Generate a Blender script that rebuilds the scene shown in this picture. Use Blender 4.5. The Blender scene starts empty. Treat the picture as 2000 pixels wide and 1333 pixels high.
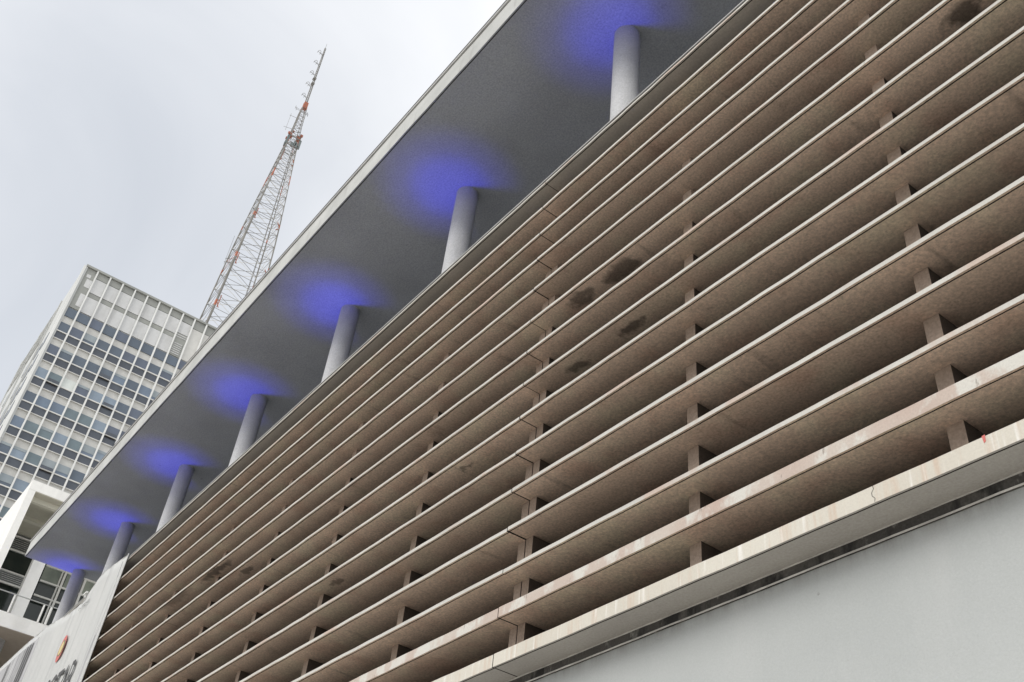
import bpy, math, random
from mathutils import Vector, Matrix
R = random.Random(7)
sc = bpy.context.scene
COL = sc.collection

# ------------------------------------------------------------------ camera
S = 8.0          # metres from the camera to the front edge of the louvres
CZ = 1.6         # eye height
right = Vector((0.60482957, 0.79078876, 0.09399111))
down = Vector((-0.4639757, 0.44585051, -0.7654697))
fwd = Vector((-0.64723082, 0.41936912, 0.63657034))
cd = bpy.data.cameras.new('camera'); cam = bpy.data.objects.new('camera', cd); COL.objects.link(cam)
M = Matrix((right, -down, -fwd)).transposed().to_4x4(); M.translation = (0, 0, CZ)
cam.matrix_world = M
cd.sensor_width = 36; cd.lens = 36 * 1974.03 / 2000; cd.clip_start = 0.1; cd.clip_end = 5000
sc.camera = cam

# ------------------------------------------------------------------ sky, sun, exposure
SUN_EL, SUN_AZ = math.radians(42), math.radians(158)     # azimuth clockwise from +Y
w = bpy.data.worlds.new('World'); sc.world = w; w.use_nodes = True
nt = w.node_tree; nt.nodes.clear(); N = nt.nodes.new; Lk = nt.links.new
out = N('ShaderNodeOutputWorld'); bg = N('ShaderNodeBackground'); bg.inputs[1].default_value = 0.1
sky = N('ShaderNodeTexSky'); sky.sky_type = 'NISHITA'; sky.sun_disc = False
sky.sun_elevation = SUN_EL; sky.sun_rotation = SUN_AZ; sky.air_density = 1.5; sky.dust_density = 3
tc = N('ShaderNodeTexCoord')
n1 = N('ShaderNodeTexNoise'); n1.inputs['Scale'].default_value = 2.6; n1.inputs['Detail'].default_value = 5
n1.inputs['Roughness'].default_value = 0.5; n1.inputs['Distortion'].default_value = 0.6
Lk(tc.outputs['Generated'], n1.inputs['Vector'])
dp = N('ShaderNodeVectorMath'); dp.operation = 'DOT_PRODUCT'
dk = (fwd + right * (-0.52) + down * (-0.12)).normalized()      # the darker bank of cloud
dp.inputs[1].default_value = dk
Lk(tc.outputs['Generated'], dp.inputs[0])
mr = N('ShaderNodeMapRange'); mr.inputs[1].default_value = 0.86; mr.inputs[2].default_value = 1.0
mr.inputs[3].default_value = 0.0; mr.inputs[4].default_value = 0.6
Lk(dp.outputs['Value'], mr.inputs[0])
nm = N('ShaderNodeMapRange'); nm.inputs[1].default_value = 0.3; nm.inputs[2].default_value = 0.7
nm.inputs[3].default_value = 0.17; nm.inputs[4].default_value = -0.2
Lk(n1.outputs[0], nm.inputs[0])
ad = N('ShaderNodeMath'); ad.operation = 'ADD'; ad.use_clamp = True
Lk(mr.outputs[0], ad.inputs[0]); Lk(nm.outputs[0], ad.inputs[1])
cr = N('ShaderNodeMixRGB'); cr.inputs[1].default_value = (7.2, 7.27, 7.42, 1); cr.inputs[2].default_value = (3.3, 3.6, 4.1, 1)
Lk(ad.outputs[0], cr.inputs[0])
mx = N('ShaderNodeMixRGB'); mx.inputs[0].default_value = 0.93
Lk(sky.outputs[0], mx.inputs[1]); Lk(cr.outputs[0], mx.inputs[2]); Lk(mx.outputs[0], bg.inputs[0]); Lk(bg.outputs[0], out.inputs[0])

sd = bpy.data.lights.new('sun', 'SUN'); sun = bpy.data.objects.new('sun', sd); COL.objects.link(sun)
sd.energy = 1.3; sd.angle = math.radians(30); sd.color = (1, 0.96, 0.9)
sv = Vector((math.sin(SUN_AZ) * math.cos(SUN_EL), math.cos(SUN_AZ) * math.cos(SUN_EL), math.sin(SUN_EL)))
sun.rotation_euler = sv.to_track_quat('Z', 'Y').to_euler()
sc.view_settings.view_transform = 'Standard'; sc.view_settings.look = 'None'
sc.view_settings.exposure = 0.6; sc.view_settings.gamma = 1.0; sc.view_settings.use_curve_mapping = False

# ------------------------------------------------------------------ materials
def mat(name, c1, c2=None, scale=0.6, rough=0.85, bump=0.0, speck=0.0, sscale=45, streak=None, spots=None, blotch=None, spec=0.3, metallic=0.0, objvar=0, shade_drip=None):
    """c1/c2 large mottling, speck fine grain, streak=(colour, amount, xy scale, z scale, lo, hi) run marks and painted fold shading, spots = stained places"""
    m = bpy.data.materials.new(name); m.use_nodes = True
    t = m.node_tree; b = t.nodes['Principled BSDF']; n = t.nodes.new; l = t.links.new
    b.inputs['Roughness'].default_value = rough; b.inputs['Metallic'].default_value = metallic
    b.inputs['Specular IOR Level'].default_value = spec
    g = n('ShaderNodeNewGeometry'); pos = g.outputs['Position']
    c2 = c2 or tuple(x * 0.85 for x in c1)
    def noise(sc_, det=4, vec=None, rg=0.55):
        q = n('ShaderNodeTexNoise'); q.inputs['Scale'].default_value = sc_; q.inputs['Detail'].default_value = det
        q.inputs['Roughness'].default_value = rg; l(vec or pos, q.inputs['Vector']); return q.outputs[0]
    def rng(x, a, b_, c, d):
        q = n('ShaderNodeMapRange'); q.inputs[1].default_value = a; q.inputs[2].default_value = b_
        q.inputs[3].default_value = c; q.inputs[4].default_value = d; l(x, q.inputs[0]); return q.outputs[0]
    def mixc(f, a, b_, mode='MIX'):
        q = n('ShaderNodeMixRGB'); q.blend_type = mode
        for i, v in enumerate((f, a, b_)):
            if isinstance(v, bpy.types.NodeSocket): l(v, q.inputs[i])
            elif i == 0: q.inputs[0].default_value = v
            else: q.inputs[i].default_value = (*v, 1)
        return q.outputs[0]
    col = mixc(rng(noise(scale), 0.35, 0.65, 0, 1), c1, c2)
    if blotch:      # (colour, noise scale, lo, hi, amount)
        col = mixc(rng(noise(blotch[1], 6, None, 0.65), blotch[2], blotch[3], 0, blotch[4]), col, blotch[0])
    if streak:
        for s_ in (streak if isinstance(streak, list) else [streak]):
            mp = n('ShaderNodeMapping'); mp.inputs['Scale'].default_value = (*s_[2], s_[3]) if isinstance(s_[2], tuple) else (s_[2], s_[2], s_[3]); l(pos, mp.inputs[0])
            col = mixc(rng(noise(1.0, 5, mp.outputs[0], 0.6), s_[4], s_[5], 0, s_[1]), col, s_[0])
    if shade_drip:  # soft shadow and dirt runs below the ledge, painted into the colour
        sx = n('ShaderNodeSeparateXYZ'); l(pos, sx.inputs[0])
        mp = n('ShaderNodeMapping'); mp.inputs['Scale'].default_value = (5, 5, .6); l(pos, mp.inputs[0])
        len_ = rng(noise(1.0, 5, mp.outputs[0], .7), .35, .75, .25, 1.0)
        zf = rng(sx.outputs['Z'], shade_drip[0], shade_drip[1], 1, 0); q = n('ShaderNodeMath'); q.operation = 'POWER'; l(zf, q.inputs[0]); q.inputs[1].default_value = 2.2
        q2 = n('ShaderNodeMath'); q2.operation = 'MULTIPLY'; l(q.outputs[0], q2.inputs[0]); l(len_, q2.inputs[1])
        col = mixc(rng(q2.outputs[0], 0, 1, 0, shade_drip[3]), col, shade_drip[2])
    if spots:
        wob = n('ShaderNodeTexNoise'); wob.inputs['Scale'].default_value = 5; wob.inputs['Detail'].default_value = 3; l(pos, wob.inputs['Vector'])
        off = n('ShaderNodeVectorMath'); off.operation = 'MULTIPLY_ADD'; l(wob.outputs['Color'], off.inputs[0])
        off.inputs[1].default_value = (0.75, 0.3, 0.0); l(pos, off.inputs[2])
        for (x, y, z, rx, ry, k) in spots:
            v = n('ShaderNodeVectorMath'); v.operation = 'SUBTRACT'; l(off.outputs[0], v.inputs[0]); v.inputs[1].default_value = (x + .375, y + .15, z)
            v2 = n('ShaderNodeVectorMath'); v2.operation = 'MULTIPLY'; l(v.outputs[0], v2.inputs[0]); v2.inputs[1].default_value = (1 / rx, 1 / ry, 1 / 0.12)
            v3 = n('ShaderNodeVectorMath'); v3.operation = 'LENGTH'; l(v2.outputs[0], v3.inputs[0])
            col = mixc(rng(v3.outputs['Value'], 0.55, 1.1, k * .9, 0), col, (0.05, 0.042, 0.035))
    if speck:
        f = noise(sscale, 2, None, 0.7)
        q = n('ShaderNodeHueSaturation'); q.inputs['Saturation'].default_value = 1
        l(rng(f, 0.25, 0.75, 1 - speck, 1 + speck), q.inputs['Value']); l(col, q.inputs['Color']); col = q.outputs[0]
    if objvar:
        oi = n('ShaderNodeObjectInfo'); q = n('ShaderNodeHueSaturation'); l(rng(oi.outputs['Random'], 0, 1, 1 - objvar, 1 + objvar), q.inputs['Value']); l(col, q.inputs['Color']); col = q.outputs[0]
    if isinstance(col, bpy.types.NodeSocket): l(col, b.inputs['Base Color'])
    if bump:
        bp = n('ShaderNodeBump'); bp.inputs['Strength'].default_value = bump; bp.inputs['Distance'].default_value = 0.01
        l(noise(sscale * 0.8, 4), bp.inputs['Height']); l(bp.outputs[0], b.inputs['Normal'])
    return m

LZ = [.708] + [.8025] + [z - .005 for z in (.899, .9903, 1.0798, 1.1716, 1.2635, 1.354, 1.4465, 1.540, 1.640, 1.741, 1.8315, 1.929)] + [2.0195]
LT = [.0245, .0203] + [.0080] * 3 + [.0069] * 9 + [.006]
def zl(k): return LZ[k] * S + CZ
SP = [(-1.334 * S, 1.034 * S, zl(9), .34, .20, .75), (-1.2 * S, 1.04 * S, zl(9), .42, .24, .8), (-1.165 * S, 1.040 * S, zl(7), .34, .13, .8),
      (-1.336 * S, 1.042 * S, zl(7), .30, .13, .75), (-3.284 * S, 1.022 * S, zl(9), 1.1, .13, .85), (-3.62 * S, 1.0 * S, zl(9), 1.3, .3, .6),
      (-.375 * S, 1.04 * S, zl(9), .3, .22, .85), (-3.0 * S, 1.03 * S, zl(8), .4, .12, .7), (-1.72 * S, 1.03 * S, zl(6), .2, .07, .6),
      (-.33 * S, 1.06 * S, zl(1), .22, .3, .8), (-2.3 * S, 1.035 * S, zl(5), .25, .08, .6), (-4.2 * S, 1.03 * S, zl(7), .7, .1, .7)]
m_soffit = mat('brown_render', (.71, .555, .445), (.60, .465, .37), .45, .9, .35, .28, 26, spots=SP,
               blotch=((.20, .15, .12), 1.3, .60, .78, .5), streak=[((.70, .62, .47), .6, .8, .8, .5, .66), ((.52, .33, .25), .45, 1.1, 1.1, .52, .68), ((.25, .19, .155), .5, (3.5, .5), .5, .62, .72)], objvar=.13)
m_fin = mat('brown_fin_render', (.38, .30, .245), (.32, .25, .20), .6, .9, .3, .2, 26)
m_fin2 = mat('upper_fin_render', (.44, .345, .28), (.37, .29, .235), .6, .9, .3, .2, 26)
m_finside = mat('shaded_fin_side', (.10, .08, .066), (.07, .056, .046), 1.5, .95, .3, .2)  # fin sides carry their shade as a near-black colour
m_topsoffit = mat('grey_render', (.46, .42, .37), (.40, .365, .325), .5, .9, .3, .14, 26)
m_fascia = mat('white_edge_paint', (.56, .55, .51), (.48, .465, .43), 1.2, .75, .3, .07, 40,
               blotch=((.34, .27, .22), 5, .64, .78, .75), streak=[((.50, .37, .30), .6, .6, .6, .57, .64), ((.14, .12, .10), .8, 11, 4, .68, .73)])
m_fascia1 = mat('peeling_edge_paint', (.52, .47, .42), (.46, .365, .315), 1.0, .8, .4, .09, 40,
               streak=[((.60, .60, .56), .8, 2.3, 1.6, .5, .58), ((.22, .18, .15), .9, 9, 2.4, .64, .70)])
m_fascia0 = mat('run_stained_cream_paint', (.60, .575, .51), (.55, .52, .455), .8, .75, .3, .06, 40,
               streak=[((.52, .40, .31), .6, 7, .6, .52, .66), ((.76, .75, .72), .7, 10, .5, .56, .66), ((.2, .17, .14), .8, 14, 5, .74, .78)])
m_under = mat('grey_soffit_paint', (.36, .345, .32), (.31, .295, .275), .5, .85, .3, .12, 30)
m_ledge = mat('mould_stained_ledge', (.055, .052, .05), (.10, .095, .088), 1.2, .9, .5, .25, 30,
               streak=[((.30, .30, .28), .7, 6, 3, .60, .70), ((.02, .02, .02), .9, 3, 1, .5, .6)])
m_lip = mat('pale_lip', (.62, .61, .58), (.4, .39, .37), 3, .8, .2, .1, 30)
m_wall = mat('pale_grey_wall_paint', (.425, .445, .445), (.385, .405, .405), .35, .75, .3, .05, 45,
               blotch=((.20, .20, .19), 5.5, .70, .76, .6), streak=((.44, .455, .455), .5, 1.1, .25, .48, .66), shade_drip=(.6885 * S + CZ, .655 * S + CZ, (.13, .12, .105), .75))
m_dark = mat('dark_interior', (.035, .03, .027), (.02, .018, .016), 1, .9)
m_can_soffit = mat('canopy_grey_render', (.35, .37, .405), (.295, .312, .343), .35, .9, .4, .22, 20,
               blotch=((.10, .10, .10), 1.6, .66, .78, .6))
m_can_fascia = mat('canopy_edge_paint', (.52, .53, .52), (.42, .43, .42), .8, .75, .2, .06, 30,
               streak=[((.34, .34, .33), .6, 3, .5, .58, .7), ((.12, .12, .12), .9, 5, 5, .74, .80)])
m_metal_dark = mat('dark_flashing', (.10, .10, .10), (.16, .16, .16), 2, .5, 0, .1)
m_metal_pale = mat('pale_flashing', (.5, .5, .49), (.4, .4, .4), 2, .5, 0, .05)
m_column = mat('column_roughcast', (.56, .57, .58), (.49, .50, .515), .8, .9, .5, .15, 22)
m_darktop = mat('dark_slab_top', (.055, .05, .045), (.04, .036, .032), 1, .95)  # unseen slab tops coloured dark to cut bounce light onto the soffits
m_joint = mat('joint_gap', (.02, .018, .016), None, 1, .95)
m_terrace = mat('terrace_tiles', (.60, .60, .60), (.54, .54, .54), 1, .8, .2, .08)
m_ground = mat('street_concrete', (.76, .72, .65), (.69, .655, .60), .3, .85, .3, .1)

m_twall = mat('tower_panel', (.57, .57, .55), (.51, .51, .49), .12, .7, 0, .05, 2.0)
m_tpanel = mat('tower_pale_panel', (.56, .57, .575), (.51, .52, .525), .25, .7, 0, .05, 2.5, streak=((.38, .38, .37), .4, .8, .15, .5, .7))
m_tgrey = mat('tower_grey_panel', (.26, .27, .26), (.31, .32, .30), .2, .7, 0, .05, 2.0)
m_tfin = mat('tower_white_fin', (.70, .71, .70), (.62, .63, .62), .3, .6)
m_tside = mat('tower_side_cladding', (.54, .555, .55), (.46, .475, .47), .12, .7, 0, .05, 1.5, streak=((.42, .42, .41), .5, .5, .05, .5, .7))
def glass(name, c, rough=.06, spec=.6):
    m = mat(name, c, tuple(x * .82 for x in c), .5, rough, spec=spec); return m
GL = [glass('window_glass_slate', (.10, .13, .17)), glass('window_glass_blue', (.155, .205, .275)), glass('window_glass_pale', (.23, .29, .36)),
      glass('window_glass_violet', (.11, .135, .185)), glass('window_glass_teal', (.15, .20, .225)), mat('window_blind', (.62, .66, .64), None, .5, .5)]
m_spand = glass('dark_spandrel_glass', (.085, .098, .12), .2, .4)
m_sblind = mat('shaded_blind', (.30, .34, .36), (.26, .30, .33), .5, .5)
m_bar = mat('window_bar', (.68, .68, .66), None, 1, .6)

m_white = mat('white_render', (.84, .835, .81), (.77, .77, .745), .12, .7, 0, .04, 3, streak=((.50, .50, .48), .45, .5, .05, .5, .68))
m_olive = mat('olive_soffit', (.52, .50, .42), (.44, .425, .355), .12, .8, 0, .06, 3)
m_olive2 = mat('olive_beam', (.62, .60, .52), (.55, .54, .46), .12, .8)
m_bglass = mat('dark_window_glass', (.018, .025, .022), (.03, .038, .034), .15, .08, spec=.5)
m_gglass = mat('greenish_curtained_glass', (.33, .36, .31), (.17, .20, .18), .5, .15, spec=.5)
m_brownsoff = mat('balcony_brown_soffit', (.34, .29, .245), (.38, .33, .28), .1, .9, 0, .06, 3)
m_rail = mat('rail_metal', (.45, .46, .45), None, 1, .4, metallic=.5)

m_vinyl = mat('white_vinyl', (.72, .73, .72), (.66, .67, .665), .3, .55, 0, .02, 8, streak=((.50, .51, .51), .6, 2.2, .12, .56, .64))  # grey vertical bars paint in the shading of folds
_t = m_vinyl.node_tree; _b = _t.nodes['Principled BSDF']; _tr = _t.nodes.new('ShaderNodeBsdfTranslucent'); _tr.inputs[0].default_value = (.8, .8, .78, 1)
_mx = _t.nodes.new('ShaderNodeMixShader'); _mx.inputs[0].default_value = .3; _t.links.new(_b.outputs[0], _mx.inputs[1]); _t.links.new(_tr.outputs[0], _mx.inputs[2])
_t.links.new(_mx.outputs[0], _t.nodes['Material Output'].inputs[0])
m_ink = mat('black_print', (.05, .05, .05), (.08, .08, .08), 2, .6)
m_inkgrey = mat('edge_shadow_grey', (.36, .36, .37), (.44, .44, .45), .8, .6, streak=((.18, .18, .19), .6, 1.5, .1, .5, .62))
m_red = mat('red_print', (.60, .17, .15), None, 2, .6)
m_yellow = mat('yellow_print', (.66, .52, .25), None, 2, .6)
m_green = mat('green_print', (.14, .20, .11), None, 2, .6)

m_steelgrey = mat('galvanised_steel', (.22, .215, .20), (.15, .145, .135), .5, .6)
m_steelwhite = mat('white_painted_steel', (.62, .62, .60), (.5, .5, .49), .5, .6)
m_orange = mat('orange_painted_steel', (.36, .12, .07), (.28, .11, .075), .5, .6)
m_panelant = mat('dark_grey_radome', (.11, .14, .14), (.16, .18, .18), .5, .6)

# ------------------------------------------------------------------ mesh helpers
class MB:
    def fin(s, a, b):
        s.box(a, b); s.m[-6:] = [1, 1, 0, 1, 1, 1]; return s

    def __init__(s): s.v = []; s.f = []; s.m = []
    def quad(s, pts, m=0):
        i = len(s.v); s.v += [tuple(p) for p in pts]; s.f.append(tuple(range(i, i + len(pts)))); s.m.append(m)
    def box(s, a, b, m=0):
        (x0, y0, z0), (x1, y1, z1) = a, b
        x0, x1 = min(x0, x1), max(x0, x1); y0, y1 = min(y0, y1), max(y0, y1); z0, z1 = min(z0, z1), max(z0, z1)
        i = len(s.v)
        s.v += [(x0, y0, z0), (x1, y0, z0), (x1, y1, z0), (x0, y1, z0), (x0, y0, z1), (x1, y0, z1), (x1, y1, z1), (x0, y1, z1)]
        for f in ((0, 3, 2, 1), (4, 5, 6, 7), (0, 1, 5, 4), (1, 2, 6, 5), (2, 3, 7, 6), (3, 0, 4, 7)):
            s.f.append(tuple(i + k for k in f)); s.m.append(m)
        return s
    def tube(s, a, b, r, r2=None, n=6, m=0, cap=True):
        a, b = Vector(a), Vector(b); r2 = r if r2 is None else r2
        d = (b - a).normalized(); u = d.orthogonal().normalized(); w_ = d.cross(u); i = len(s.v)
        for p, rr in ((a, r), (b, r2)):
            for k in range(n):
                t = 2 * math.pi * k / n; s.v.append(tuple(p + (u * math.cos(t) + w_ * math.sin(t)) * rr))
        for k in range(n):
            s.f.append((i + k, i + (k + 1) % n, i + n + (k + 1) % n, i + n + k)); s.m.append(m)
        if cap:
            s.f.append(tuple(i + k for k in reversed(range(n)))); s.m.append(m)
            s.f.append(tuple(i + n + k for k in range(n))); s.m.append(m)
        return s
    def prism(s, prof, x0, x1, mats, seg=0.0, jit=0.0, rr=None):
        """profile in (y,z), swept along x; mats = one material index per profile edge"""
        ns = max(1, int(abs(x1 - x0) / seg)) if seg else 1; n = len(prof); i = len(s.v)
        for q in range(ns + 1):
            x = x0 + (x1 - x0) * q / ns; jy = rr.uniform(-jit, jit) if jit else 0; jz = rr.uniform(-jit, jit) if jit else 0
            for (y, z) in prof: s.v.append((x, y + jy, z + jz))
        for q in range(ns):
            for k in range(n):
                k2 = (k + 1) % n
                s.f.append((i + q * n + k, i + q * n + k2, i + (q + 1) * n + k2, i + (q + 1) * n + k)); s.m.append(mats[k])
        s.f.append(tuple(i + k for k in reversed(range(n)))); s.m.append(mats[-1])
        s.f.append(tuple(i + ns * n + k for k in range(n))); s.m.append(mats[-1])
        return s
    def build(s, name, mats, parent=None, smooth=False):
        me = bpy.data.meshes.new(name)
        org = Vector(parent.location) if parent is not None else Vector((0, 0, 0))
        if parent is not None and parent.parent is not None: org = Vector(parent.matrix_basis.translation) + Vector(parent.parent.location)
        me.from_pydata([tuple(Vector(p) - org) for p in s.v], [], s.f)
        mats = mats if isinstance(mats, (list, tuple)) else [mats]
        for m_ in mats: me.materials.append(m_)
        me.polygons.foreach_set('material_index', s.m)
        if smooth: me.polygons.foreach_set('use_smooth', [True] * len(s.f))
        me.update()
        import bmesh
        bm = bmesh.new(); bm.from_mesh(me); bmesh.ops.recalc_face_normals(bm, faces=bm.faces); bm.to_mesh(me); bm.free()
        o = bpy.data.objects.new(name, me); COL.objects.link(o)
        if parent is not None: o.parent = parent
        return o
def thing(name, label, cat, loc=(0, 0, 0), group=None):
    o = bpy.data.objects.new(name, None); COL.objects.link(o); o.location = loc
    o['label'] = label; o['category'] = cat
    if group: o['group'] = group
    return o
def P(x, y, z, s=S): return (x * s, y * s, z * s + CZ)

# ------------------------------------------------------------------ ground
g = MB(); g.quad([(-600, -400, 0), (400, -400, 0), (400, 600, 0), (-600, 600, 0)])
go = g.build('ground', m_ground); go['kind'] = 'structure'
g = MB(); g.quad([(-600, -30, .004), (400, -30, .004), (400, -3, .004), (-600, -3, .004)])  # unseen dark road, added to cut ground light on the deep soffits
m_added_road = mat('added_road_asphalt', (.05, .05, .052), (.065, .064, .062), .6, .9, .3, .2)
ro_ = g.build('added_road', m_added_road); ro_['kind'] = 'structure'

# ------------------------------------------------------------------ the louvred building
bld = thing('louvered_building', 'long building with white edged brown concrete louvers under a grey canopy on round columns', 'building', (-2 * S, 1.2 * S, 0))
XR, XL, XJ, XE = 1.4 * S, -6.9 * S, -1.4762 * S, -7.0 * S
yw = 1.0605 * S
w_ = MB()
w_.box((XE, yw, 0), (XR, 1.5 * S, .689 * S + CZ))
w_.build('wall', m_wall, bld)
lg = MB(); ry = random.Random(3)
lg.prism([(1.059 * S, .7065 * S + CZ), (1.059 * S, .6915 * S + CZ), (1.14 * S, .6915 * S + CZ), (1.14 * S, .7065 * S + CZ)], XL, XR, [0, 0, 0, 0], .3, .003, ry)
lg.prism([(1.057 * S, .6915 * S + CZ), (1.057 * S, .6885 * S + CZ), (1.13 * S, .6885 * S + CZ), (1.13 * S, .6913 * S + CZ)], XL, XR, [1, 0, 0, 0], .3, .003, ry)
lg.prism([(1.0575 * S, .7078 * S + CZ), (1.0575 * S, .7062 * S + CZ), (1.06 * S, .7062 * S + CZ), (1.06 * S, .7078 * S + CZ)], XL, XR, [1, 1, 1, 1], .3, .002, ry)
lg.build('drip_ledge', [m_ledge, m_lip], bld)
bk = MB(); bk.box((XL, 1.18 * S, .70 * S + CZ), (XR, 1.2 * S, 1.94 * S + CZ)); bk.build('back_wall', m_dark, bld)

GAP = .009
def louver(k, x0, x1, seed):
    rr = random.Random(seed); z = zl(k); t = LT[k] * S; yb = 1.19 * S if k < 14 else 1.125 * S
    dz = rr.uniform(-.006, .006); z += dz
    gr = .014   # drip groove
    prof = [(S, z + t), (S, z), (S + .030, z), (S + .030, z + gr), (S + .052, z + gr), (S + .052, z + .003), (yb, z + .003), (yb, z + t + .03), (S + .5, z + t + .03)]
    m = MB(); m.prism(prof, x0, x1, [0, 1, 2, 2, 2, 1, 3, 3, 3], .45, .0035, rr)
    f = m_fascia0 if k == 0 else m_fascia1 if k == 1 else m_fascia
    so = m_under if k == 0 else m_topsoffit if k == 14 else m_soffit
    o = m.build('sunshade_louver', [f, so, m_dark, m_darktop], bld)
    if k == 1: o['label'] = 'thick louver with peeling pinkish white edge'
    if k == 0: o['label'] = 'lowest deep cream edged slab with run stains'
for k in range(15):
    xl = XL; louver(k, XJ + GAP, XR, 100 + k); louver(k, xl, XJ - GAP, 200 + k)
for k in range(15):
    z = zl(k); m = MB(); m.box((XJ - GAP, S + .007, z + .007), (XJ + GAP, (1.17 if k < 14 else 1.12) * S, z + LT[k] * S - .004)); m.build('joint_seal', m_joint, bld)
m = MB(); p0 = Vector((-.4945 * S, S - .003, .7335 * S + CZ)); m.quad([p0, p0 + Vector((.035, 0, .005)), p0 + Vector((.03, 0, -.07)), p0 + Vector((.008, 0, -.085))]); m.build('red_paint_mark', m_red, bld)
for cx, w_ in ((-.652, .006), (-.41, .004)):
    m = MB(); zz = zl(0) + .004; pts = [(cx * S + .02 * math.sin(q * 1.7 + cx * 9), zz + q * .0375) for q in range(6)]
    for (a, za), (b, zb_) in zip(pts, pts[1:]): m.quad([(a, S - .0045, za), (a + w_, S - .0045, za), (b + w_, S - .0045, zb_), (b, S - .0045, zb_)])
    m.build('edge_crack', m_joint, bld)
# bearing fins between the louvres
fx = [-.5485 - .4635 * i for i in range(-3, 14)]
for i, x in enumerate(fx):
    for k in range(1, 15):
        z0 = zl(k - 1) + LT[k - 1] * S + .032; z1 = zl(k) + .002
        if abs(x * S - XJ) < .3:
            for a, b in ((XJ - .19, XJ - GAP * 1.3), (XJ + GAP * 1.3, XJ + .19)):
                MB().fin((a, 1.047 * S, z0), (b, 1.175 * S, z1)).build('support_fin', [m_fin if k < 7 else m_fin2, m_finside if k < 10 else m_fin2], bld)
            MB().box((XJ - GAP * 1.3, 1.047 * S + .03, z0), (XJ + GAP * 1.3, 1.17 * S, z1 - .004)).build('joint_seal', m_joint, bld)
        elif i in (0, 1, 2) and k > 6: continue
        else:
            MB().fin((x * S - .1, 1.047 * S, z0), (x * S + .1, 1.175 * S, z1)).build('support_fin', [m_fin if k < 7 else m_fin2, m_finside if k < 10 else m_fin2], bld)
# roof edge: dark strip standing in for a shadow gap, and flashing above the last slab
fl = MB()
fl.box((XL, S + .05, 2.0255 * S + CZ + .03), (XR, S + .3, 2.031 * S + CZ), 0)
fl.box((XL, S - .01, 2.0312 * S + CZ), (XR, S + .34, 2.0345 * S + CZ), 1)
fl.build('roof_flashing_and_shade_strip', [m_metal_dark, m_metal_pale], bld)
tr = MB(); tr.box((XE - 4, 1.126 * S, 1.944 * S + CZ), (XR, 2.3 * S, 1.95 * S + CZ)); tr.build('roof_terrace', m_terrace, bld)
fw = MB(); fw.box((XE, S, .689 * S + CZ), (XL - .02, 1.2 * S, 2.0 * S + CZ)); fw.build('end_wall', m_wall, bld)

# canopy
CH = 2.93
c = MB()
cx0, cx1, cy0, cy1 = -7.10 * S, 1.6 * S, .91 * S, 2.1 * S
zc = CH * S + CZ; tt = .106 * S
c.prism([(cy0, zc + tt), (cy0, zc), (cy0 + .04, zc), (cy0 + .04, zc + .02), (cy0 + .07, zc + .02), (cy0 + .07, zc + .002), (cy1, zc + .002), (cy1, zc + tt)], cx0, cx1, [0, 1, 2, 2, 2, 1, 0, 0], 1.2, .006, random.Random(9))
co = c.build('canopy', [m_can_fascia, m_can_soffit, m_dark], bld)
cf = MB()
cf.box((cx0 - .05, cy0 - .045, zc + tt + .035), (cx1, cy0 + .3, zc + tt + .12), 1)
cf.box((cx0, cy0 + .02, zc + tt + .002), (cx1, cy0 + .3, zc + tt + .033), 0)
cf.box((cx0 - .05, cy0 - .06, zc + tt + .12), (cx1, cy0 + .3, zc + tt + .15), 0)
cf.build('canopy_flashing', [m_metal_dark, m_metal_pale], co)
up = MB(); up.box((-6.95 * S, 1.72 * S, 1.95 * S + CZ), (XR, 1.8 * S, zc)); up.build('added_shade_wall', m_bglass, bld)  # unseen wall added to darken the canopy soffit and columns

for i in range(-1, 7):
    x = (-1.463 - .928 * i) * S; y = (1.272 - (.020, .010, 0, 0, 0, 0, 0)[max(i, 0)]) * S; r = .345
    m = MB(); m.tube((x, y, 1.95 * S + CZ), (x, y, zc + .02), r, r, 40)
    cl = m.build('round_column', m_column, bld)
    for p in cl.data.polygons: p.use_smooth = len(p.vertices) == 4
    # uplight at the foot of the column, street side
    ly = y - .56; lz = 1.95 * S + CZ
    h = MB(); h.box((x - .14, ly - .1, lz), (x + .14, ly + .1, lz + .06)); h.tube((x, ly, lz + .06), (x, ly, lz + .2), .1, .13, 16)
    ho = h.build('uplight', m_metal_dark, cl)
    for en, deg, off in ((720, 38, .68), (880, 23, .58)):
      ld = bpy.data.lights.new('blue_spot', 'SPOT'); ld.energy = en; ld.color = (.03, .035, 1.0)
      ld.spot_size = math.radians(deg); ld.spot_blend = 1.0; ld.shadow_soft_size = .09
      lo = bpy.data.objects.new('blue_spot', ld); COL.objects.link(lo); lo.parent = bld
      a = Vector((x, ly, lz + .22)); b = Vector((x - .12, y - off, zc)); lo.location = a - Vector(bld.location)
      lo.rotation_euler = (a - b).to_track_quat('Z', 'Y').to_euler()

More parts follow.
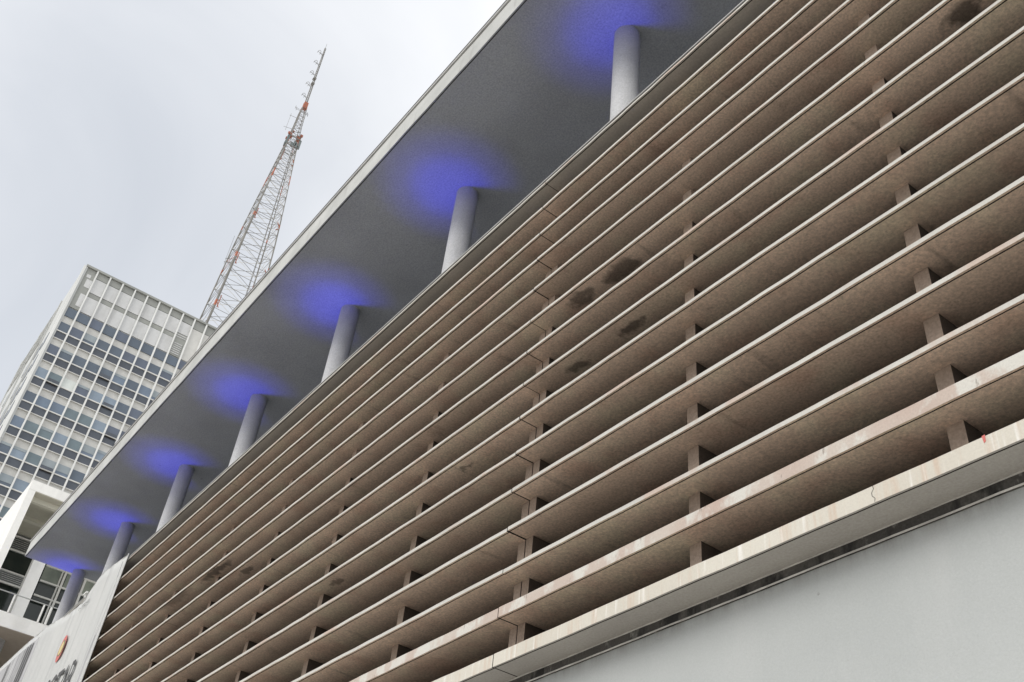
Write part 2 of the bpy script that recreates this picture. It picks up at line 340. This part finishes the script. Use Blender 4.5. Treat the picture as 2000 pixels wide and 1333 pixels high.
# ------------------------------------------------------------------ banner at the far end of the facade
ban = thing('hanging_banner', 'large white printed vinyl banner hung over the far end of the louvers', 'banner', (-5.6 * S, .993 * S, .9 * S + CZ))
def top(x):
    pts = [(-7.3, 2.085), (-6.7, 2.072), (-6.2, 2.075), (-5.75, 2.058), (-5.3, 1.995), (-5.12, 1.988), (-5.06, 2.015), (-4.91, 2.082), (-4.53, 2.043)]
    for a, b in zip(pts, pts[1:]):
        if a[0] <= x <= b[0]: return a[1] + (b[1] - a[1]) * (x - a[0]) / (b[0] - a[0])
    return 2.04
def by(x, z):
    f = .0020 * math.sin(x * 60) + .0018 * math.sin(x * 23 + z * 3) + .001 * math.sin(x * 131 + z * 7)
    return .993 + f * min(1, (2.1 - z) * 4 + .2)
def sheet(mb, x0, x1, z0, z1f, off, nx, nz, mi=0):
    b = len(mb.v)
    for i in range(nx + 1):
        x = x0 + (x1 - x0) * i / nx; zt = z1f(x)
        for j in range(nz + 1):
            z = z0 + (zt - z0) * j / nz; mb.v.append(P(x, by(x, z) - off, z))
    for i in range(nx):
        for j in range(nz):
            a = b + i * (nz + 1) + j; mb.f.append((a, a + nz + 1, a + nz + 2, a + 1)); mb.m.append(mi)
m = MB(); sheet(m, -7.3, -4.53, .9, top, 0, 150, 24)
sh = m.build('sheet', m_vinyl, ban, True)
sf = sh.modifiers.new('thick', 'SOLIDIFY'); sf.thickness = .006; sf.offset = 1
m = MB()
m.tube(P(-4.528, .992, .9), P(-4.528, .992, 2.045), .02, n=8)
prev = None
for i in range(40):
    x = -7.3 + (2.77) * i / 39; p = P(x, .993, top(x) - .001)
    if prev: m.tube(prev, p, .018, n=6)
    prev = p
m.build('hem_frame', m_vinyl, ban)
m = MB(); m.box(P(-5.075, .980, 2.0), P(-5.07, .989, 2.03)); m.box(P(-5.10, .978, 2.018), P(-5.05, .988, 2.026)); m.build('hanging_bracket', m_tfin, ban)
m = MB(); sheet(m, -7.3, -5.86, .9, lambda x: top(x) - .035, .0012, 80, 6)
m.build('printed_picture', m_inkgrey, ban)
m = MB()
for x, wd in ((-5.96, .010), (-6.0, .014), (-6.06, .012), (-6.11, .006), (-6.42, .01), (-6.47, .008), (-6.95, .012)):
    sheet(m, x - wd, x + wd, .9, lambda q: top(q) - .045, .0024, 4, 6)
m.build('printed_stripes', m_ink, ban)
m = MB(); sheet(m, -4.60, -4.585, .9, lambda x: top(x) - .02, .0012, 3, 10); m.build('edge_shadow_strip', m_inkgrey, ban)  # grey strip paints in the shadow band along the banner's right edge
# crest
def ell(cx, cz, rx, rz, off, mtl, name, a0=0, a1=6.2832):
    m = MB(); n = 28; pts = [P(cx, .9862 - off, cz)]
    for k in range(n + 1):
        t = a0 + (a1 - a0) * k / n; pts.append(P(cx + rx * math.cos(t), .9862 - off, cz + rz * math.sin(t)))
    b = len(m.v); m.v += pts
    for k in range(1, n + 1): m.f.append((b, b + k, b + k + 1)); m.m.append(0)
    return m.build(name, mtl, ban)
ell(-5.155, 1.762, .046, .068, 0, m_red, 'crest')
ell(-5.155, 1.764, .040, .040, .0006, m_green, 'crest_wreath')
ell(-5.157, 1.764, .030, .034, .0012, m_yellow, 'crest_shield')
def text(s, x, z, h, name, squash=1.0, sp=1.0, bold=0.0):
    cu = bpy.data.curves.new(name, 'FONT'); cu.body = s; cu.size = 1; cu.extrude = .002; cu.offset = bold; cu.space_character = sp
    o = bpy.data.objects.new('t', cu); COL.objects.link(o)
    dg = bpy.context.evaluated_depsgraph_get(); me = bpy.data.meshes.new_from_object(o.evaluated_get(dg))
    bpy.data.objects.remove(o); me.name = name
    org = Vector(ban.location)
    for v in me.vertices:
        p = Vector((x * S + v.co.x * h * squash, .985 * S + v.co.z * .1, z * S + CZ + v.co.y * h)); v.co = p - org
    me.materials.clear(); me.materials.append(m_ink)
    for p_ in me.polygons: p_.material_index = 0
    q = bpy.data.objects.new(name, me); COL.objects.link(q); q.parent = ban; return q
text('E-CEPEMEE', -5.105, 1.938, .20, 'small_lettering', 1.35, 1.0)
text('SCTAR', -5.17, 1.44, 1.85, 'large_lettering', .64, 1.05, .01)

# ------------------------------------------------------------------ white building beyond the canopy
S2 = 62.0
wb = thing('white_building', 'white building with deep framed roof, louvered vents and balcony beyond the end of the canopy', 'building', (-S2 - 5, 12, 0))
def Q(X, y, z, f=True):
    k = S2 * X if f else S2
    return (-S2 * X, y * k, z * k + CZ)
def qbox(mb, y0, y1, z0, z1, X, d, mi=0):
    """rectangle measured on the unit plane at X, d metres thick towards the back"""
    k = S2 * X; mb.box((-k, y0 * k, z0 * k + CZ), (-k - d, y1 * k, z1 * k + CZ), mi)
YR = .34
m = MB(); qbox(m, .1062, YR, .4782, .4885, 1, 16); m.build('roof_slab', m_white, wb)
m = MB(); qbox(m, .1062, .1130, .0, .4780, 1, 16); m.build('end_wall', m_white, wb)
m = MB(); m.box((-S2 - .7, .113 * S2, .4722 * S2 + CZ), (-S2 - 1.0, YR * S2, .4779 * S2 + CZ)); m.box((-S2 - 3.6, .1132 * S2, .4735 * S2 + CZ), (-S2 - 4.0, YR * S2, .4779 * S2 + CZ)); m.build('soffit_beam', m_olive2, wb)
m = MB(); m.box((-S2 - .02, .1132 * S2, .4773 * S2 + CZ), (-S2 - 6.6, YR * S2 - .1, .4781 * S2 + CZ)); m.build('roof_soffit', m_olive, wb)
m = MB(); qbox(m, .1062 / 1.0, YR, 0, .4775 / 1.112, 1.112, 4); m.build('back_wall', m_bglass, wb)
m = MB(); qbox(m, .1131, YR, .3445, .3579, 1, 8); m.build('balcony_slab', m_white, wb)
m = MB(); m.box((-S2 - .03, .1131 * S2, .3438 * S2 + CZ), (-S2 - 7.9, YR * S2, .3444 * S2 + CZ)); m.build('balcony_soffit', m_brownsoff, wb)
k1 = 1.107
def vent(y0, y1, z0, z1, n):
    m = MB(); k = S2 * k1
    qbox(m, y0, y1, z0, z0 + .0012, k1, -.15); qbox(m, y0, y1, z1 - .0012, z1, k1, -.15)
    for i in range(n):
        z = z0 + (z1 - z0) * (i + 1) / (n + 1); qbox(m, y0, y1, z - .0004, z + .0004, k1, -.12, 1)
    m.build('louvered_vent', [m_white, m_rail], wb)
vent(.108, .1368, .4135, .4285, 7); vent(.108, .1368, .3816, .3940, 6)
m = MB(); qbox(m, .110, .1366, .3955, .4132, k1, -.04); m.build('window', m_gglass if False else m_bglass, wb)
m = MB(); qbox(m, .1372, .1485, .3579, .4782 / 1.035, 1.03, .75); m.build('column', m_white, wb)
# glazed bay right of the column
y_ = [.1492, .1662, .1672, .1705, .186, .2035, .2045, .22, .24, .26, .28, .30]
def pane(y0, y1, z0, z1, mt): m = MB(); qbox(m, y0, y1, z0, z1, k1, -.04); m.build('window_pane', mt, wb)
for a, b in ((.1494, .1655), (.1712, .1855), (.188, .203), (.2055, .22), (.222, .238)):
    pane(a, b, .3960, .4105, m_gglass); pane(a, b, .4125, .4300, m_bglass)
    pane(a, b, .3815, .3945, m_bglass); pane(a, b, .3765, .3805, m_bglass)
m = MB()
for a in (.1668, .1862, .2040, .2205, .2385):
    qbox(m, a - .0012, a + .0003, .34, .4320, k1, -.10); qbox(m, a + .0012, a + .0032, .34, .4320, k1, -.22)
for z in (.3955, .4112, .3808):
    qbox(m, .1494, .255, z - .0009, z + .0006, k1, -.16)
m.build('window_frame', m_white, wb)
# balcony rail
m = MB(); m.tube(Q(1, .1131, .3756), Q(1, YR, .3760), .035, n=8)
for y in (.1345, .1622, .1690, .19, .21):
    m.box((-S2 + .02, (y - .0007) * S2, .3579 * S2 + CZ), (-S2 - .05, (y + .0008) * S2, .3755 * S2 + CZ), 1)
m.build('balcony_rail', [m_rail, m_white], wb)
# pilotis below the balcony
for y in (.139, .20):
    m = MB(); m.tube((-S2 - 2.2, (y + .001) * S2, 0), (-S2 - 2.2, (y + .001) * S2, .3440 * S2 + CZ), .48, n=28)
    o = m.build('lower_column', m_column, wb)
    for p in o.data.polygons: p.use_smooth = len(p.vertices) == 4
m = MB(); m.box((-S2 - 1.5, .135 * S2, .4888 * S2 + CZ), (-S2 - 9, YR * S2, .4962 * S2 + CZ)); m.build('roof_parapet', m_tpanel, wb)

# ------------------------------------------------------------------ office tower
S3 = 105.0
tw = thing('office_tower', 'tall pale office tower with white vertical fins and rows of blue grey windows', 'building', (-S3 - 12, 18, 0))
def T(y, z): return (y * S3, z * S3 + CZ)
X0 = -S3
YT0, YT1 = .0615, .300
m = MB(); m.box((X0 - .25, YT0 * S3 + .25, 0), (-1.238 * S3, YT1 * S3, .7535 * S3 + CZ)); m.build('core', m_twall, tw)
m = MB(); m.box((X0 + .12, (YT0 - .0012) * S3 + .12, .7535 * S3 + CZ), (-1.24 * S3, YT1 * S3, .7562 * S3 + CZ)); m.build('roof_coping', m_tgrey, tw)
m = MB(); m.box((X0 + .02, (YT0 - .0012) * S3, 0), (-1.240 * S3, YT0 * S3 + .24, .7534 * S3 + CZ)); m.build('side_wall', m_tside, tw)
ribs = MB()
for x in (1.08, 1.16, 1.2395):
    ribs.box((-x * S3, (YT0 - .0026) * S3, .2 * S3 + CZ), (-x * S3 - .35, (YT0 - .0013) * S3, .752 * S3 + CZ))
for i in range(6):
    z = .744 - i * .0105
    if z > .70: ribs.box((-1.09 * S3, (YT0 - .0024) * S3, z * S3 + CZ), (-1.238 * S3, (YT0 - .0013) * S3, z * S3 + CZ + .25))
ribs.build('side_ribs', m_tside, tw)
for fl_ in range(11):
    zt = .672 - .0313 * fl_
    for j, x in enumerate((1.03, 1.055, 1.10, 1.18)):
        if zt < .5 and j < 2: pass
        m = MB(); m.box((-x * S3, (YT0 - .0016) * S3, (zt - .016) * S3 + CZ), (-(x + .016) * S3, (YT0 - .0010) * S3, zt * S3 + CZ)); m.build('side_window', m_spand, tw)
NB = 16; bw = .01505; y0b = .0605
m = MB()
def fy(i): return y0b + bw * i
fins = []
for i in range(NB + 1):
    f = MB(); wd = .085 if i else .13
    f.box((X0 + .16, fy(i) * S3 - wd, .25 * S3 + CZ), (X0 - .24, fy(i) * S3 + wd, .7532 * S3 + CZ)); f.build('vertical_fin', m_tfin, tw)
# crown of two blank storeys
for i in range(NB):
    a, b = fy(i) * S3 + .1, fy(i + 1) * S3 - .1
    m = MB(); rr = random.Random(i)
    def pn(z0, z1, mi, dx=0, aa=None, bb=None): m.box((X0 - .10 + dx, aa or a, z0 * S3 + CZ), (X0 - .245, bb or b, z1 * S3 + CZ), mi)
    if i == 0:
        pn(.6945, .7532, 1)
        pn(.727, .7385, 0, .03, a + .7, b); pn(.7405, .745, 0, .03, a + .5, a + 1.0); pn(.699, .717, 0, .03, a + .8, b)
    elif i in (9, 10) or i > 10:
        pn(.7415, .7532, 1); pn(.6945, .7408, 2)
    elif i == 8:
        pn(.7445, .7532, 1); pn(.727, .7435, 0); pn(.6945, .7262, 1)
        for q in range(6): pn(.697 + q * .0028, .698 + q * .0028, 0, .06, a + .1, b - .2)
        pn(.7205, .7215, 0, .06); pn(.7235, .7245, 0, .06)
    else:
        pn(.7445, .7532, 1); pn(.7235, .7438, 0); pn(.7175, .7228, 1, -.04); pn(.6945, .7168, 0)
    m.build('crown_panel', [m_tpanel, m_tgrey, m_twall], tw)
# windows: prototypes share mesh data
protos = {}
def win_mesh(kind, top_row=False, open_=False, blind=0):
    key = (kind, top_row, open_, blind)
    if key in protos: return protos[key]
    m = MB(); W_ = bw * S3 - .17; k = S3
    if top_row:
        m.box((-.10, 0, -.0118 * k), (-.22, W_, 0), 0)
    else:
        m.box((-.10, 0, -.0122 * k), (-.22, W_, -.0004 * k), 0)
        if blind: m.box((-.07, .03, -.0004 * k - blind * .0118 * k), (-.098, W_ - .03 if blind != .5 else W_ * .5, -.0005 * k), 4)
        m.box((0.02, 0, -.0135 * k), (-.20, W_, -.0123 * k), 2)
        if open_: m.box((.35, .1, -.0135 * k), (.38, W_ - .1, -.0105 * k), 1); m.box((.0, .1, -.0150 * k), (-.02, W_ - .1, -.0136 * k), 3)
        m.box((-.08, 0, -.0222 * k), (-.22, W_, -.0136 * k), 1)
        m.box((-.02, 0, -.0230 * k), (-.20, W_, -.0223 * k), 2)
    o = m.build('window', [GL[kind], m_spand, m_bar, m_dark, m_sblind]); me = o.data; bpy.data.objects.remove(o); protos[key] = me; return me
floors = [('top', .6932)] + [(f, .6725 - .03135 * f) for f in range(11)]
def vis(y, z):     # in the photograph's frame and clear of the canopy edge (only decides which windows stay separate parts)
    d = Vector((-1, y, z)); cx_ = d.dot(fwd); u = 1974 * d.dot(right) / cx_ + 1000; v = 1974 * d.dot(down) / cx_ + 666.5
    return u > -14 and v < 1030 and v < 1085 - (u - 50) * 1.14 + 10
rw = random.Random(21); rest = MB(); nvis = 0
for f, z in floors:
    for i in range(NB):
        y = fy(i) * S3 + .085
        if f == 'top': kind = rw.choice([0, 0, 3])
        elif f <= 1: kind = rw.choice([0, 0, 0, 3, 1])
        elif f in (2, 3, 4): kind = rw.choice([1, 1, 2, 2, 0, 3, 4])
        else: kind = rw.choice([0, 0, 1, 4, 2])
        if (f, i) in ((2, 2), (5, 9), (4, 9)): kind = 5
        me = win_mesh(kind, f == 'top', (f, i) in ((2, 1), (2, 5), (5, 3), (3, 6), (1, 4)), 0 if f == 'top' or kind == 5 else rw.choice([0, 0, 0, 0, 0, .25, .7]))
        if vis(fy(i + .5), z - .008):
            nvis += 1
            o = bpy.data.objects.new('window', me); COL.objects.link(o); o.parent = tw
            o.location = Vector((X0 - .02, y, z * S3 + CZ)) - Vector(tw.location)
        else:
            k = S3; W_ = bw * S3 - .17; zz = z * S3 + CZ
            rest.box((X0 - .12, y, zz - .0122 * k), (X0 - .24, y + W_, zz - .0004 * k), 0); 
            if f != 'top': rest.box((X0 - .10, y, zz - .0222 * k), (X0 - .24, y + W_, zz - .0136 * k), 1)
print('tower windows in view', nvis)
ro = rest.build('window', [GL[1], m_spand], tw); ro['kind'] = 'stuff'
# pale wall bands between the window rows stand 1 cm proud of the core
m = MB(); m.tube((X0 - .5, .0735 * S3, .7562 * S3 + CZ), (X0 - .5, .0735 * S3, .7600 * S3 + CZ), .05); m.build('roof_rod', m_steelgrey, tw)

# ------------------------------------------------------------------ lattice mast
S4 = 140.0
YC = .2318
ms = thing('lattice_mast', 'tall orange and white steel lattice broadcasting mast behind the office tower', 'mast', (-S4, YC * S4, 0))
HW = [(.0, .062), (.60, .0345), (.761, .0262), (.9, .0205), (.975, .0163), (1.10, .0078), (1.15, .0048), (1.178, .0040), (1.20, .0026)]
def hw(z):
    for a, b in zip(HW, HW[1:]):
        if a[0] <= z <= b[0]: return a[1] + (b[1] - a[1]) * (z - a[0]) / (b[0] - a[0])
    return .0026
def MP(sx, sy, z, k=1.0):
    h = hw(z) * k; return (-S4 + sx * h * S4, (YC + sy * h) * S4, z * S4 + CZ)
levels = [0.0, .12, .24, .34, .43, .51, .58]
z = .58
while z < 1.195:
    z += max(.0085, hw(z) * 1.05); levels.append(min(z, 1.20))
levels = sorted(set(round(q, 4) for q in levels))
def band(z):   # aviation paint: orange and white lengths
    return 1 if (z / .0855 + .1) % 1 < (.22 if z > 1 else .10) else 0
for sx, sy in ((1, -1), (1, 1), (-1, 1), (-1, -1)):
    m = MB()
    for a, b in zip(levels, levels[1:]):
        for q in range(3):
            za, zb = a + (b - a) * q / 3, a + (b - a) * (q + 1) / 3
            r = .13 if za < .95 else .09 if za < 1.1 else .075
            if sy < 0 and sx > 0: r *= 1.8
            m.tube(MP(sx, sy, za), MP(sx, sy, zb), r, n=5, m=(1 if band(za) else 0) if za > .5 else 0, cap=False)
    m.build('leg', [m_steelgrey, m_orange], ms)
m = MB()
for li, (a, b) in enumerate(zip(levels, levels[1:])):
    if a < .5: continue
    cs = [(1, -1), (1, 1), (-1, 1), (-1, -1)]
    for q in range(4):
        p, s_ = cs[q], cs[(q + 1) % 4]
        mi = 1 if (band(a) and q == 3) else 2
        r = .042 if a < 1.0 else .035
        m.tube(MP(*p, a), MP(*s_, a), r, n=4, m=0, cap=False)
        m.tube(MP(*p, a), MP(*s_, b), r, n=4, m=mi if mi == 1 else 0, cap=False)
        if a < 1.1: m.tube(MP(*s_, a), MP(*p, b), r, n=4, m=mi, cap=False)
m.build('bracing', [m_steelgrey, m_orange, m_steelwhite], ms)
m = MB()   # ladder and cable run inside the mast
for (k0, k1_) in ((.45, .45), (.62, .45)):
    for a, b in zip(levels, levels[1:]):
        if a < .5 or a > 1.1: continue
        pa, pb = MP(k0, .35, a), MP(k0, .35, b)
        m.tube(pa, pb, .05, n=4, cap=False)
for q in range(160):
    zz = .6 + q * .0033
    if zz < 1.085:
        p1, p2 = MP(.45, .35, zz), MP(.62, .35, zz); m.tube(p1, p2, .03, n=4, cap=False)
m.build('ladder', m_steelgrey, ms)
m = MB()   # orange gusset plates and inner truss on the near left leg
for zc_ in (.765, .842, .93, 1.06):
    L_ = .020 if zc_ < 1 else .024
    a, b = zc_, zc_ + L_
    m.tube(MP(1, -.88, a), MP(1, -.88, b), .09, n=4); m.tube(MP(1, -.96, a + L_ * .4), MP(1, -.81, a), .06, n=4)
    m.tube(MP(1, .96, a + .008), MP(1, .80, a + .014), .09, n=4); m.tube(MP(1, .96, a + .002), MP(1, .78, a), .09, n=4)
m.build('gusset_truss', m_orange, ms)
def mbox(mb, y, z, wy, hz, mi=0, x=0.0, dx=.25):
    mb.box((-S4 + x - dx, y * S4 - wy, z * S4 + CZ - hz), (-S4 + x + dx, y * S4 + wy, z * S4 + CZ + hz), mi)
for (y, z, wy, hz) in ((.2258, 1.126, .62, 1.1), (.2394, 1.127, .62, 1.25)):
    m = MB()
    for q in range(6): mbox(m, y + (q % 2 - .5) * .0035, z - .005 + q * .0022, wy * .42, hz * .22, 0, (q % 3 - 1) * .5, .16)
    mbox(m, y, z, wy * .5, hz * .55, 0); m.build('dish_cluster', m_orange, ms)
for (y, z, x) in ((.2232, 1.108, 1.), (.2412, 1.110, 1.), (.2250, 1.112, -1.), (.2345, 1.106, 1.2), (.2310, 1.102, 1.1), (.2368, 1.103, 1.2)):
    m = MB(); mbox(m, y, z, .24, 1.25 if y in (.2232, .2412) else .6, 0, x, .14); m.build('panel_antenna', m_panelant, ms)
for z in (1.098, 1.118):
    m = MB(); q_ = [(-S4 - 1.2, .2242 * S4), (-S4 + 1.2, .2242 * S4), (-S4 + 1.2, .2404 * S4), (-S4 - 1.2, .2404 * S4)]
    for (a, b) in zip(q_, q_[1:] + q_[:1]):
        m.tube((*a, z * S4 + CZ), (*b, z * S4 + CZ), .09, n=4); m.tube((*a, z * S4 + CZ + .9), (*b, z * S4 + CZ + .9), .04, n=4); m.tube((*a, z * S4 + CZ), (*a, z * S4 + CZ + .9), .05, n=4)
    m.build('platform', m_steelgrey, ms)
m = MB(); mbox(m, YC + .0003, 1.199, .42, .95, 0, 0, .42); m.build('orange_drum', m_orange, ms)
m = MB(); rp = .10
for sx, sy in ((1, 1), (1, -1), (-1, 1), (-1, -1)):
    m.tube((-S4 + .22 * sx, YC * S4 + .2 * sy, 1.20 * S4 + CZ), (-S4 + .10 * sx, YC * S4 - .1 + .1 * sy, 1.346 * S4 + CZ), .07, n=5)
for q in range(30):
    zz = 1.203 + q * .0047; k = 1 - q / 60
    m.tube((-S4 + .2, YC * S4 - .22 * k, zz * S4 + CZ), (-S4 + .2, YC * S4 + .2 * k, (zz + .0047) * S4 + CZ), .035, n=4)
    m.tube((-S4 + .2, YC * S4 + .2 * k, zz * S4 + CZ), (-S4 + .2, YC * S4 - .22 * k, zz * S4 + CZ), .035, n=4)
m.box((-S4 - .35, YC * S4 - .4, 1.252 * S4 + CZ), (-S4 + .35, YC * S4 + .25, 1.2545 * S4 + CZ)); m.box((-S4 - .35, YC * S4 - .4, 1.2645 * S4 + CZ), (-S4 + .35, YC * S4 + .25, 1.267 * S4 + CZ))
m.tube((-S4, YC * S4 - .1, 1.346 * S4 + CZ), (-S4, YC * S4 - .12, 1.358 * S4 + CZ), .035, n=5)
m.build('upper_mast', m_steelgrey, ms)
for z in (1.3287, 1.3021, 1.2749, 1.2465, 1.2184):
    m = MB(); pts = []
    for q in range(15):
        t = q / 14 * 4.6 - .5; pts.append((-S4 + math.sin(t) * .45, YC * S4 - 1.08 - math.cos(t) * .32, z * S4 + CZ + .25 * math.sin(t * .9)))
    for a, b in zip(pts, pts[1:]): m.tube(a, b, .045, n=5)
    m.tube((-S4, YC * S4 - .1, z * S4 + CZ), (-S4, YC * S4 - 1.4, z * S4 + CZ + .1), .05, n=5)
    m.tube((-S4, YC * S4 - .1, z * S4 + CZ - .5), (-S4, YC * S4 - .8, z * S4 + CZ), .035, n=5)
    m.build('loop_antenna', m_steelgrey, ms)
for (y0, y1, z, zh0, zh1) in ((.2125, .229, 1.133, 1.13, 1.165), (.2030, .2085, .8405, .832, .883)):
    m = MB(); x = -S4 + (.3 if z > 1 else 2.6)
    if z > 1:
        m.tube((x, y0 * S4, 1.1330 * S4 + CZ), (x, .2262 * S4, 1.1375 * S4 + CZ), .04, n=5); m.tube((x, .2150 * S4, 1.1610 * S4 + CZ), (x, .2285 * S4, 1.1640 * S4 + CZ), .04, n=5)
        m.tube((x, .2165 * S4, 1.128 * S4 + CZ), (x, .2165 * S4, 1.166 * S4 + CZ), .03, n=5)
    else:
        for zz in (.8395, .8455): m.tube((x, .1995 * S4, zz * S4 + CZ), (x, .2085 * S4, (zz + .0045) * S4 + CZ), .05, n=5)
        m.tube((x, .2002 * S4, .836 * S4 + CZ), (x, .2002 * S4, .886 * S4 + CZ), .03, n=5)
    m.build('whip_antenna', m_steelgrey, ms)
for y, z in ((.2196, 1.186), (.2215, 1.1835), (.2388, 1.1865), (.2402, 1.184)):
    m = MB(); mbox(m, y, z, .04, .42, 0, 0, .04); m.tube((-S4, y * S4, z * S4 + CZ), (-S4, YC * S4, z * S4 + CZ + .05), .03, n=4); m.build('dipole_antenna', m_steelgrey, ms)
